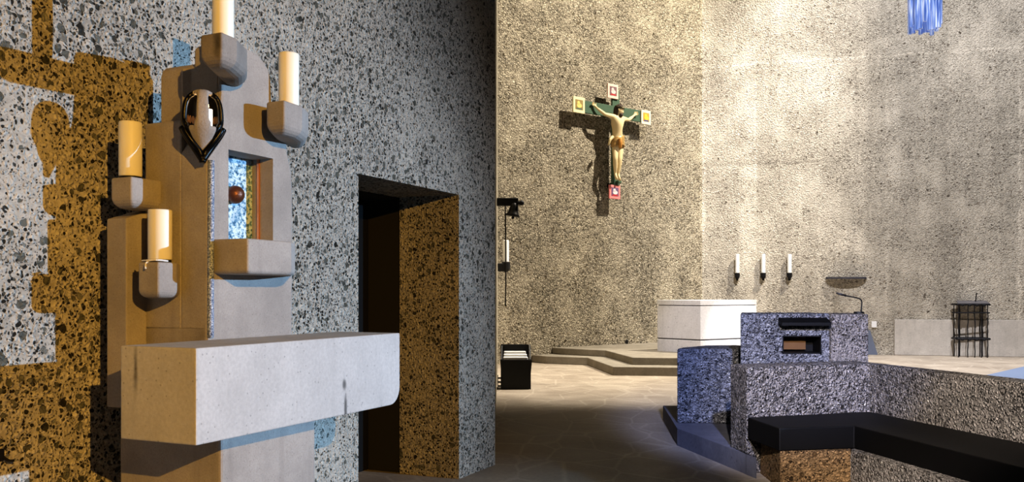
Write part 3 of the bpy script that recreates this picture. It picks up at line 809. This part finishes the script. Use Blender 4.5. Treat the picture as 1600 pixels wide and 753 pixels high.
obj('mouth', bm, plain('painted_lips', srgb(150, 80, 66), 0.6), hd, smooth=True)
bm = new()
bmesh.ops.create_uvsphere(bm, u_segments=32, v_segments=20, radius=1)
for v in bm.verts:
    x, y, z = v.co
    fl = 1 + 0.05 * math.sin(9 * math.atan2(y, x) + 4 * z)
    lim = 0.35 if z > 0.45 else 0.05
    yy = min(y, 0.42 + 0.3 * z) if z > 0.2 else min(y, 0.12)
    zz = z * (0.126 if z > 0 else 0.20)
    v.co = HP(x * 0.086 * fl, yy * 0.118 * fl - 0.012, zz + 0.012)
obj('hair', bm, M['hair'], hd, smooth=True)
bm = new()
bmesh.ops.create_uvsphere(bm, u_segments=20, v_segments=14, radius=1)
for v in bm.verts:
    x, y, z = v.co
    v.co = HP(x * 0.058 * (1 - 0.35 * max(0, -z)), 0.072 + y * 0.045, -0.098 + z * 0.05)
obj('beard', bm, M['hair'], hd, smooth=True)
bm = new()
pts = [HP(0.098 * math.cos(a), 0.105 * math.sin(a) - 0.008, 0.062 + 0.010 * math.sin(5 * a)) for a in [2 * math.pi * i / 28 for i in range(29)]]
tube(bm, pts, 0.013, 6)
obj('thorn_crown', bm, plain('thorn_crown', srgb(70, 66, 40), 0.7), hd, smooth=True)
# loincloth: swept folds round the hips plus a flying end and a hanging end
bm = new(); rings = []
hc0 = BP(965, 213.5, 0.135); hc1 = BP(965, 229, 0.15)
nseg = 40; nr_ = 9
for kz in range(nr_):
    tt = kz / (nr_ - 1); c = hc0.lerp(hc1, tt); ring = []
    for i in range(nseg):
        a = 2 * math.pi * i / nseg
        fold = 1 + 0.05 * math.sin(tt * 17 + 3 * math.sin(a))
        ring.append(bm.verts.new(c + UB * (math.cos(a) * 0.172 * fold) + NB * (math.sin(a) * 0.145 * fold) + Vector((0, 0, 0.035 * math.cos(a) * (1 - tt) - 0.03 * tt * math.cos(2 * a)))))
    rings.append(ring)
for kz in range(nr_ - 1):
    for i in range(nseg):
        j = (i + 1) % nseg; bm.faces.new((rings[kz][i], rings[kz][j], rings[kz + 1][j], rings[kz + 1][i]))
lcn = obj('loincloth', bm, M['gold'], CR, smooth=True)
md = lcn.modifiers.new('t', 'SOLIDIFY'); md.thickness = 0.012; bake(lcn)
bm = new(); tube(bm, smooth_curve([BP(957, 214, 0.2), BP(953.5, 218, 0.22), BP(951.5, 224, 0.2), BP(950.5, 227, 0.18)]), 0.042, 10, 0.018); obj('cloth_end', bm, plain('pale_cloth', srgb(214, 196, 150), 0.5), lcn, smooth=True)
bm = new(); tube(bm, smooth_curve([BP(969, 217, 0.29), BP(969.5, 224, 0.31), BP(969, 231, 0.29)]), 0.05, 10, 0.035); obj('cloth_knot', bm, plain('orange_cloth', srgb(196, 140, 70), 0.5, 0.2), lcn, smooth=True)
bm = new(); box(bm, BP(961.5, 286, 0.002), UB * 0.10, NB * 0.10, (0, 0, 0.05), 0.006); obj('foot_rest', bm, M['green'], CR)

# ------------------------------------------------------------------ wall candles, shelf, iron cage on the back right wall
for i, px in enumerate((1152, 1192.5, 1233.5)):
    o_ = 0.10
    a, zc_ = ao(px, 428, o_, CORNER, UR, NR); top = ao(px, 397, o_, CORNER, UR, NR)[1]; zlow = ao(px, 438, o_, CORNER, UR, NR)[1]
    where = ('leftmost, nearest the corner', 'middle', 'rightmost, nearest the shelf')[i]
    t = thing('wall_sconce', BR(a, 0, zlow), f'small iron candle sconce on the back right wall, {where} of the three', 'sconce', 'iron candle sconces')
    bm = new(); box(bm, BR(a - 0.025, 0, zlow), UR * 0.05, NR * 0.10, (0, 0, 0.06), 0.005); obj('arm', bm, M['iron'], t)
    bm = new(); lathe(bm, BR(a, o_, zlow + 0.03), [(0.03, 0), (0.05, 0.04), (0.062, 0.055), (0.066, 0.15), (0.058, 0.155)], 20); obj('cup', bm, M['iron'], t)
    cb = BR(a, o_, zlow + 0.185)
    t = thing('wall_candle', cb, f'tall white candle on the back right wall, {where} of the three', 'candle', 'white wall candles')
    bm = new(); cyl(bm, cb, 0.052, top - zlow - 0.185, 20, bevel=0.008); obj('wax', bm, M['paper'], t)
    bm = new(); cyl(bm, cb + Vector((0, 0, top - zlow - 0.19)), 0.004, 0.03, 6); obj('wick', bm, M['wick'], t)
# shallow curved shelf
a0_, zs = ra(1290, 434); a1_, _ = ra(1354, 434)
bm = new(); n = 24; dep = 0.21
half = (a1_ - a0_) / 2
arc = [BR(a0_ + half * (1 - math.cos(math.pi * i / n)), dep * math.sin(math.pi * i / n) ** 0.8, zs - 0.03) for i in range(n + 1)]
extrude_poly(bm, arc, (0, 0, 0.045))
tag(obj('wall_shelf', bm, plain('shelf_stone', srgb(70, 70, 78), 0.8), None, loc=BR(a0_ + half, 0, zs)), 'thin dark curved shelf on the back right wall above the lectern', 'shelf')
# socket
s0, s0z = ra(1361.5, 511.5); s1, s1z = ra(1369.5, 502)
bm = new(); box(bm, BR(s0, 0, s0z), UR * (s1 - s0), NR * 0.04, (0, 0, s1z - s0z), 0.006)
tag(obj('wall_socket', bm, M['whiteplastic'], None, loc=BR((s0 + s1) / 2, 0, s0z)), 'small white socket box on the back wall right of the lectern', 'socket')
# thin wedge standing in for a slanting shadow at the wall foot
w0 = ra(1345, 551)[0]; w1 = ra(1371, 551)[0]; w2 = ra(1359, 516)[0]; wz = ra(1360, 516)[1]
bm = new(); extrude_poly(bm, [BR(w0, 0.06, 0), BR(w1, 0.06, 0), BR(w2, 0.06, wz), BR(w0, 0.06, wz)], NR * -0.05, 0.004)
tag(obj('shadow_wedge', bm, plain('shadow_wedge_grey', srgb(112, 120, 140), 0.8), None, loc=BR(w0, 0, 0)), 'blue-grey wedge standing in for a slanting shadow at the foot of the back wall behind the lectern', 'painted shadow')

# iron cage
cc = onz(1511, 556.5, 0.0); 
kk = cc.y / F
cax = Vector((0.985, -0.17, 0)).normalized(); cay = Vector((0.17, 0.985, 0))
hwid = 0.315; dp = 0.34
cage = thing('iron_cage', cc, 'black wrought-iron cage stand with plate top and thin bars against the back right wall', 'stand')
c0 = cc - cay * (dp + 0.09)
def CG(x, y, z): return c0 + cax * x + cay * y + Vector((0, 0, z))
zt = EYE + (HY - 474) * kk; zring = EYE + (HY - 528) * kk; zrail = EYE + (HY - 488) * kk
bars = [(-hwid, 0), (-0.19, dp), (-0.115, 0), (0.035, 0), (0.185, 0), (0.25, dp * .95), (hwid, 0), (hwid, dp), (-hwid, dp)]
rnd = random.Random(3)
for x, y in bars:
    bm = new()
    pts = [CG(x + rnd.uniform(-.008, .008) * (0 if q in (0,) else 1), y, 0.001 + (zt - 0.0) * q / 9) for q in range(10)]
    tube(bm, pts, 0.012, 8); obj('bar', bm, M['iron'], cage)
for z, r in ((zt - 0.02, 0.024), (zrail, 0.014), (zring, 0.026)):
    bm = new()
    cs = [CG(-hwid - .04, -.01, z), CG(hwid + .04, -.01, z), CG(hwid + .04, dp + .01, z), CG(-hwid - .04, dp + .01, z)]
    for i in range(4): tube(bm, [cs[i], cs[(i + 1) % 4]], r, 8)
    if z != zrail:
        for q in range(9):
            x = -hwid + q * hwid / 4; ball(bm, CG(x, -.01, z - .02 * (q % 2)), 0.034, (1.2, 1, .8), 10)
    obj('ring', bm, M['iron'], cage)
bm = new(); extrude_poly(bm, [CG(-hwid - .03, -.03, zt), CG(hwid + .03, -.03, zt), CG(hwid + .08, dp + .04, zt + .05), CG(-hwid + .06, dp + .04, zt + .05)], (0, 0, 0.02)); obj('top_plate', bm, plain('plate_iron', srgb(120, 118, 122), 0.5, 0.3), cage)
bm = new(); tube(bm, smooth_curve([CG(0.10, dp / 2, zt + .03), CG(0.115, dp / 2, zt + .12), CG(0.13, dp / 2, zt + .25)]), 0.012, 6); obj('spike', bm, M['iron'], cage)

# ------------------------------------------------------------------ altar on its stepped podium
H1 = 0.16; H2 = 0.30
def xy(px, py, z): p = onz(px, py, z); return (p.x, p.y)
low = [xy(853, 568, 0), xy(917.7, 570.5, 0), xy(958, 586.5, 0), xy(1075, 588, 0)]
upp = [xy(879, 554, H1), xy(946, 557.5, H1), xy(988, 570, H1), xy(1075, 571, H1)]
def closing(pts, off):
    c1 = BL((Vector((pts[0][0], pts[0][1], 0)) - B0).dot(UB), 0.005, 0)
    return pts + [(5.5, pts[-1][1] - .1), (6.0, 20.2), (BR(1.7, .006, 0).x, BR(1.7, .006, 0).y), (BR(0.006, .008, 0).x, BR(.006, .008, 0).y - .01), (c1.x, c1.y)]
POD = thing('altar_podium', Vector((4.0, 18.0, 0)), 'two-step angular stone podium beneath the altar by the back corner', 'podium')
bm = new(); prism(bm, closing(low, 0), 0, H1, 0.008, 1); obj('lower_step', bm, M['podium'], POD)
bm = new(); prism(bm, closing(upp, 0), H1, H2, 0.008, 1); obj('upper_step', bm, M['podium'], POD)
an = onz(1094.5, 552.5, H2); YA = an.y
al = onz(1027, 548.5, H2); 
dirL = Vector((al.x - an.x, al.y - an.y, 0)); dirR = Vector((5.13 - 3.76, 0.92, 0)); 
ar = at(1182, 468, an.y + 0.95); dirR = Vector((ar.x - an.x, ar.y - an.y, 0))
zA = at(1094, 469, YA).z
ALT = thing('altar', Vector((an.x, an.y, H2)), 'pale block altar with two dark joint lines, standing on the podium', 'altar')
def altar_plan(inset):
    l = dirL.normalized(); r = dirR.normalized()
    o = Vector((an.x, an.y, 0)) + (l + r) * inset
    A = dirL - l * 2 * inset; Bv = dirR - r * 2 * inset
    return [o, o + A, o + A + Bv, o + Bv]
zj1 = at(1094, 531.5, YA).z; zj2 = at(1094, 477.5, YA).z
bm = new(); prism(bm, altar_plan(0), H2, zj1 - 0.012, 0.006); obj('base_block', bm, M['altar'], ALT)
bm = new(); prism(bm, altar_plan(0.012), zj1 - 0.02, zj1 + 0.02); obj('joint', bm, M['joint'], ALT)
bm = new(); prism(bm, altar_plan(0), zj1 + 0.012, zj2 - 0.008, 0.006); obj('main_block', bm, M['altar'], ALT)
bm = new(); prism(bm, altar_plan(0.02), zj2 - 0.01, zj2 + 0.01); obj('joint', bm, M['joint'], ALT)
bm = new(); prism(bm, altar_plan(-0.005), zj2 + 0.006, zA, 0.006); obj('top_slab', bm, M['altar'], ALT)
sp = onz(977, 537, H2)  # tiny dark box of unknown use, gives no light
bm = new(); box(bm, sp + Vector((-0.07, -0.05, 0.001)), (0.14, 0, 0), (0, 0.08, 0), (0, 0, 0.10), 0.02)
tag(obj('podium_box', bm, M['blackmetal'], None, loc=sp), 'tiny black box on the podium at the foot of the back left wall', 'box')

f0 = [onz(1522, 591, 0.004), onz(1600, 573, 0.004), onz(1680, 573, 0.004), onz(1640, 598, 0.004), onz(1575, 599, 0.004)]  # flat blue strip standing in for a shadow across the floor
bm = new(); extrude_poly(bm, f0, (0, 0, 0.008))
tag(obj('floor_shading', bm, plain('blue_shadow_strip', srgb(108, 122, 146), 0.8, var=.05), None, loc=f0[0]), 'pale blue strip painted as a shadow on the floor at the right edge beyond the bench wall', 'mat')  # no real mat, the strip stands in for a shadow

# ------------------------------------------------------------------ ambo and bench group on the right
# low platform
HP_ = 0.17
P1 = onz(1058, 696, 0.0); P2 = onz(1182, 748, 0.0)
dirp = (P2 - P1).normalized()
AMB = thing('ambo', P1 + Vector((1.2, 0.6, 0)), 'exposed aggregate lectern block, blue light tinted into its grey, on a low stone platform behind the bench wall', 'lectern')
bm = new()
plat = [(P1.x, P1.y), (P2.x, P2.y), (1.938, 7.40), (1.885, 7.83), (2.3, 8.0), (3.1, 8.30), (3.4, 8.5), (3.4, 10.6), (P1.x + .16, 10.6)]
prism(bm, plat, 0.0, HP_, 0.01); obj('platform', bm, M['step'], AMB)
# low side block
Yb = 9.05
b0 = onz(1057.5, 661, HP_)
bl0 = at(1057.5, 544.5, b0.y); zbk = bl0.z
b1x = at(1160, 0, b0.y - 0.25)
bm = new()
plan = [(b0.x, b0.y), (at(1110, 0, b0.y - .02).x, b0.y - .02), (at(1172, 0, 9.08).x, 9.08), (2.75, 9.3), (2.45, 9.8), (b0.x + 0.42, 9.75), (b0.x + .08, 9.35)]
prism(bm, plan, HP_, zbk, 0.02); obj('side_block', bm, M['ambo'], AMB)
# lectern block: left field set back, right field standing forward
YL = 8.45
zl = at(1250, 490, YL).z
XL0 = at(1157, 0, YL).x; XS = at(1296, 0, YL).x; XR = at(1358.5, 0, YL - .05).x
bm = new(); prism(bm, [(XL0, YL), (XS + .002, YL), (XS + .002, YL + .55), (XL0 + .145, YL + .55)], HP_, zl, 0.012)
lb = obj('lectern_block', bm, M['ambo'], AMB)
# letterbox opening
o0 = at(1222.5, 552.5, YL); o1 = at(1283, 524.5, YL)
bm = new(); box(bm, Vector((o0.x, YL - 0.1, o0.z)), (o1.x - o0.x, 0, 0), (0, 0.32, 0), (0, 0, o1.z - o0.z))
cut = obj('cutter', bm, None, AMB)
md = lb.modifiers.new('slot', 'BOOLEAN'); md.operation = 'DIFFERENCE'; md.object = cut; md.solver = 'EXACT'
bake(lb); bpy.data.objects.remove(cut)
bm = new()
w = o1.x - o0.x; h = o1.z - o0.z; e = 0.010
for (x, z, ww, hh) in ((0, 0, w, e), (0, h - e, w, e), (0, 0, e, h), (w - e, 0, e, h)):
    box(bm, Vector((o0.x + x, YL - 0.006, o0.z + z)), (ww, 0, 0), (0, 0.21, 0), (0, 0, hh))
obj('slot_lining', bm, M['black'], AMB)
bm = new(); box(bm, Vector((o0.x + .02, YL + 0.15, o0.z + .03)), (w * .68, 0, 0), (0, 0.04, 0), (0, 0, h * .72)); part_label(obj('slot_panel', bm, M['brasswood'], AMB), 'amber wooden panel inside the slot')
bm = new(); box(bm, Vector((o0.x + .004, YL + 0.205, o0.z + .004)), (w - .008, 0, 0), (0, 0.01, 0), (0, 0, h - .008)); obj('slot_back', bm, M['black'], AMB)
bm = new(); prism(bm, [(XS, YL - .05), (XR, YL - .03), (XR + .03, YL + .54), (XS, YL + .55)], HP_, zl - 0.004, 0.012); obj('lectern_pier', bm, M['parapet'], AMB)
q0 = at(1218.5, 508, YL - .05); q1 = at(1295, 498.5, YL - .05)
bm = new(); extrude_poly(bm, [Vector((q0.x, YL + .02, q1.z + .02)), Vector((q0.x, YL - 0.12, q1.z - .03)), Vector((q0.x, YL - .12, q0.z - .005)), Vector((q0.x, YL + 0.02, q0.z + .01))], (q1.x - q0.x, 0, 0), 0.004); part_label(obj('book_rest', bm, M['black'], AMB), 'black ledge for a book')
# gooseneck microphone
mb = at(1342, 487.5, YL + 0.2); mb.z = zl - 0.003
MIC = thing('gooseneck_microphone', mb, 'thin bent gooseneck microphone on the top of the lectern', 'microphone')
bm = new(); cyl(bm, mb, 0.05, 0.018, 20, 0.045); obj('base', bm, M['blackmetal'], MIC)
ym = mb.y
pts = [mb + Vector((0.02, 0, 0.01)), at(1346.5, 473, ym), at(1344, 467.5, ym), at(1337, 465, ym), at(1322, 462, ym)]
bm = new(); tube(bm, smooth_curve(pts), 0.0065, 8); obj('neck', bm, M['blackmetal'], MIC, smooth=True)
bm = new(); tube(bm, [at(1322, 462, ym), at(1307, 458, ym)], 0.010, 8); obj('head', bm, plain('mic_head', srgb(40, 38, 36), .5), MIC, smooth=True)

# parapet (two wings) and the black bench along it
PA = [Vector((1.900, 7.80, 0)), Vector((1.948, 7.43, 0)), Vector((3.105, 7.80, 0))]
zP = EYE - 116 * 7.43 / F
pB = at(1600, 599, 6.15)
Bdir = (Vector((pB.x, pB.y, 0)) - PA[2]).normalized()
PBe = PA[2] + Bdir * 3.6
nB_ = Vector((-Bdir.y, Bdir.x, 0))
if nB_.y < 0: nB_ = -nB_
PAR = thing('bench_wall', PA[2], 'angled exposed aggregate parapet wall carrying the black bench at lower right', 'wall')
th = 0.36
bm = new()
inner = [PA[1], PA[2], PBe, PBe + nB_ * th, PA[2] + (nB_ * th + Vector((-.3, .95, 0)) * .05) , Vector((PA[0].x + .02, PA[0].y, 0))]
inner = [PA[1], PA[2], PBe, PBe + nB_ * th, PA[2] + Vector((0.02, th + 0.03, 0)), PA[0]]
prism(bm, inner, 0, zP, 0.014); obj('parapet', bm, M['parapet'], PAR)
# bench
zS = EYE - 194 * 7.43 / F; tS = 0.175
Adir = (PA[2] - PA[1]).normalized()
e0 = onz(1168, 652, zS); e1 = onz(1217.5, 669, zS); e2 = onz(1335, 665.5, zS); e3 = onz(1600, 731, zS)
fdir = (e3 - e2).normalized()
e3 = e2 + fdir * 3.4
p_in = Vector((PA[2].x, PA[2].y, 0))
plan = [(e0.x, e0.y), (e1.x, e1.y), (e2.x, e2.y), (e3.x, e3.y), tuple((PBe - nB_ * 0.004)[:2]), (PA[2].x - .002, PA[2].y - .006)]
BEN = thing('bench', Vector((e2.x, e2.y, 0)), 'black angled bench slab running along the aggregate bench wall', 'bench')
bm = new(); prism(bm, plan, zS - tS, zS, 0.008); obj('seat', bm, M['black'], BEN)
# concrete support set back beneath the seat
def inset(p, c, k): return (p[0] + (c[0] - p[0]) * k, p[1] + (c[1] - p[1]) * k)
zb_ = zS - tS - 0.001
u1 = onz(1219, 705.5, zb_); u2 = onz(1333, 705.5, zb_)
bm = new()
prism(bm, [(u1.x + .01, u1.y + .03), (u2.x, u2.y + .03), (PA[2].x - .28, PA[2].y - .13), (PA[1].x + .12, PA[1].y - 0.003 + .03)], 0.0, zb_)
M['amber_lit'] = aggregate('amber_lit_aggregate', srgb(150, 122, 88), srgb(46, 36, 24), srgb(100, 78, 52), srgb(160, 136, 104), 27, cover=0.25, bump=0.8, chips=0.7, stain=0.2, grain=0.7)  # amber light on the support put into its brown colour
part_label(obj('support', bm, M['amber_lit'], BEN), 'concrete support under the bench corner, amber light painted into its brown')
v2 = Vector((u2.x - .01, u2.y + .035, 0)); v3 = v2 + fdir * 3.3
bm = new(); prism(bm, [(v2.x, v2.y), (v3.x, v3.y), tuple((PBe - nB_ * 0.01 - Bdir * .1)[:2]), (PA[2].x - .05, PA[2].y - .10)], 0.0, zb_)
obj('support', bm, M['parapet'], BEN)

# ------------------------------------------------------------------ hanging blue glass lamp
YG = 15.0
gc = at(1445, 30, YG)
GL = thing('glass_pendant', Vector((gc.x, gc.y, at(1445, -60, YG).z)), 'hanging lamp of blue glass rods at the top right of the picture', 'lamp')
rnd = random.Random(11)
zt_ = at(1445, -50, YG).z
n = 22
for i in range(n):
    a = 2 * math.pi * i / n; r = 0.235 if i % 2 else 0.2
    yb = 48 + rnd.uniform(-9, 5)
    zb2 = at(1445, yb, YG).z
    c = Vector((gc.x + r * math.cos(a), gc.y + r * math.sin(a), zb2))
    bm = new(); cyl(bm, c, 0.034, zt_ - zb2, 10, 0.034)
    obj('glass_rod', bm, M['glass'], GL, smooth=False)
bm = new(); cyl(bm, Vector((gc.x, gc.y, zt_)), 0.29, 0.06, 32); obj('top_disc', bm, M['iron'], GL)
bm = new(); cyl(bm, Vector((gc.x, gc.y, zt_ + .06)), 0.012, 3.0, 8); obj('cable', bm, M['iron'], GL)

# ------------------------------------------------------------------ camera, light, world
cam = bpy.data.cameras.new('camera'); cam.lens = 36.0 * F / 1600; cam.sensor_width = 36; cam.shift_y = (HY - 376.5) / 1600
co = bpy.data.objects.new('camera', cam); COL.objects.link(co); co.location = CAM; co.rotation_euler = (math.radians(90), 0, 0)
cam.clip_end = 200
scene.camera = co

def spot(name, loc, aim, power, col, angle, blend, radius):
    l = bpy.data.lights.new(name, 'SPOT'); l.energy = power; l.color = col
    l.spot_size = math.radians(angle); l.spot_blend = blend; l.shadow_soft_size = radius
    o = bpy.data.objects.new(name, l); COL.objects.link(o); o.location = loc
    d = Vector(aim) - Vector(loc); o.rotation_euler = d.to_track_quat('-Z', 'Y').to_euler()
    return o
A_POS = L(-8.6, 8.2, 3.85); A_AIM = L(-3.7, 0, 1.7)
spot('amber_lamp', A_POS, A_AIM, 2550, (1.0, 0.55, 0.11), 44, 0.75, 0.03)
B_POS = L(0.66, 11.9, 3.0)
spot('window_and_fill_light', B_POS, L(-3.1, 0.6, 0.9), 6500, (0.35, 0.61, 0.95), 45, 1.0, 0.05)
spot('window_and_fill_light', (0.8, -2.5, 5.5), (2.45, 8.8, 0.72), 7500, (0.42, 0.52, 1.0), 14, 0.6, 0.12)
spot('window_and_fill_light', (13.0, 13.5, 4.0), (4.75, 18.2, 0.8), 3200, (0.86, 0.90, 1.0), 10, 0.7, 0.1)
spot('window_and_fill_light', (2.0, -3.0, 6.0), (3.9, 18.1, 0.7), 5000, (0.70, 0.72, 1.0), 6, 0.7, 0.1)  # added lavender fill on the altar from behind the camera, unseen source
spot('sanctuary_lamp', (12.0, 15.2, 17.2), (0.9, 20.2, 3.6), 21500, (1.0, 0.90, 0.75), 56, 0.7, 0.08)
spot('sanctuary_lamp', (6.0, 9.0, 17.0), (10.0, 21.3, 3.0), 12500, (0.97, 0.96, 1.0), 52, 0.7, 0.08)
spot('floor_fill', (2.4, 15.6, 11.0), (2.2, 15.6, 0), 4000, (1.0, 0.92, 0.82), 43, 0.45, 0.3)  # added downward fill to brighten the sanctuary floor
spot('floor_fill', (9.5, 16.0, 11.0), (9.3, 17.0, 0), 5600, (0.97, 0.95, 1.0), 50, 0.45, 0.3)  # second added fill, for the floor on the right
spot('bench_fill', (0.5, 1.0, 3.4), (3.1, 7.4, 0.8), 2500, (1.0, 0.89, 0.80), 26, 0.6, 0.05)  # added fill on parapet and bench, outside the amber cone
pl = bpy.data.lights.new('votive_glow', 'POINT'); pl.energy = 0.15; pl.color = (1, 0.6, 0.25); pl.shadow_soft_size = 0.01
po = bpy.data.objects.new('votive_glow', pl); COL.objects.link(po); po.location = vc2 + Vector((0, 0, 0.42 * H_)) + vs * 0.03

w = bpy.data.worlds.new('world'); scene.world = w; w.use_nodes = True
bg = w.node_tree.nodes['Background']; bg.inputs[0].default_value = (0.42, 0.52, 0.75, 1); bg.inputs[1].default_value = 0.008
scene.view_settings.view_transform = 'Standard'
scene.view_settings.look = 'Medium High Contrast'
scene.view_settings.exposure = 0.0
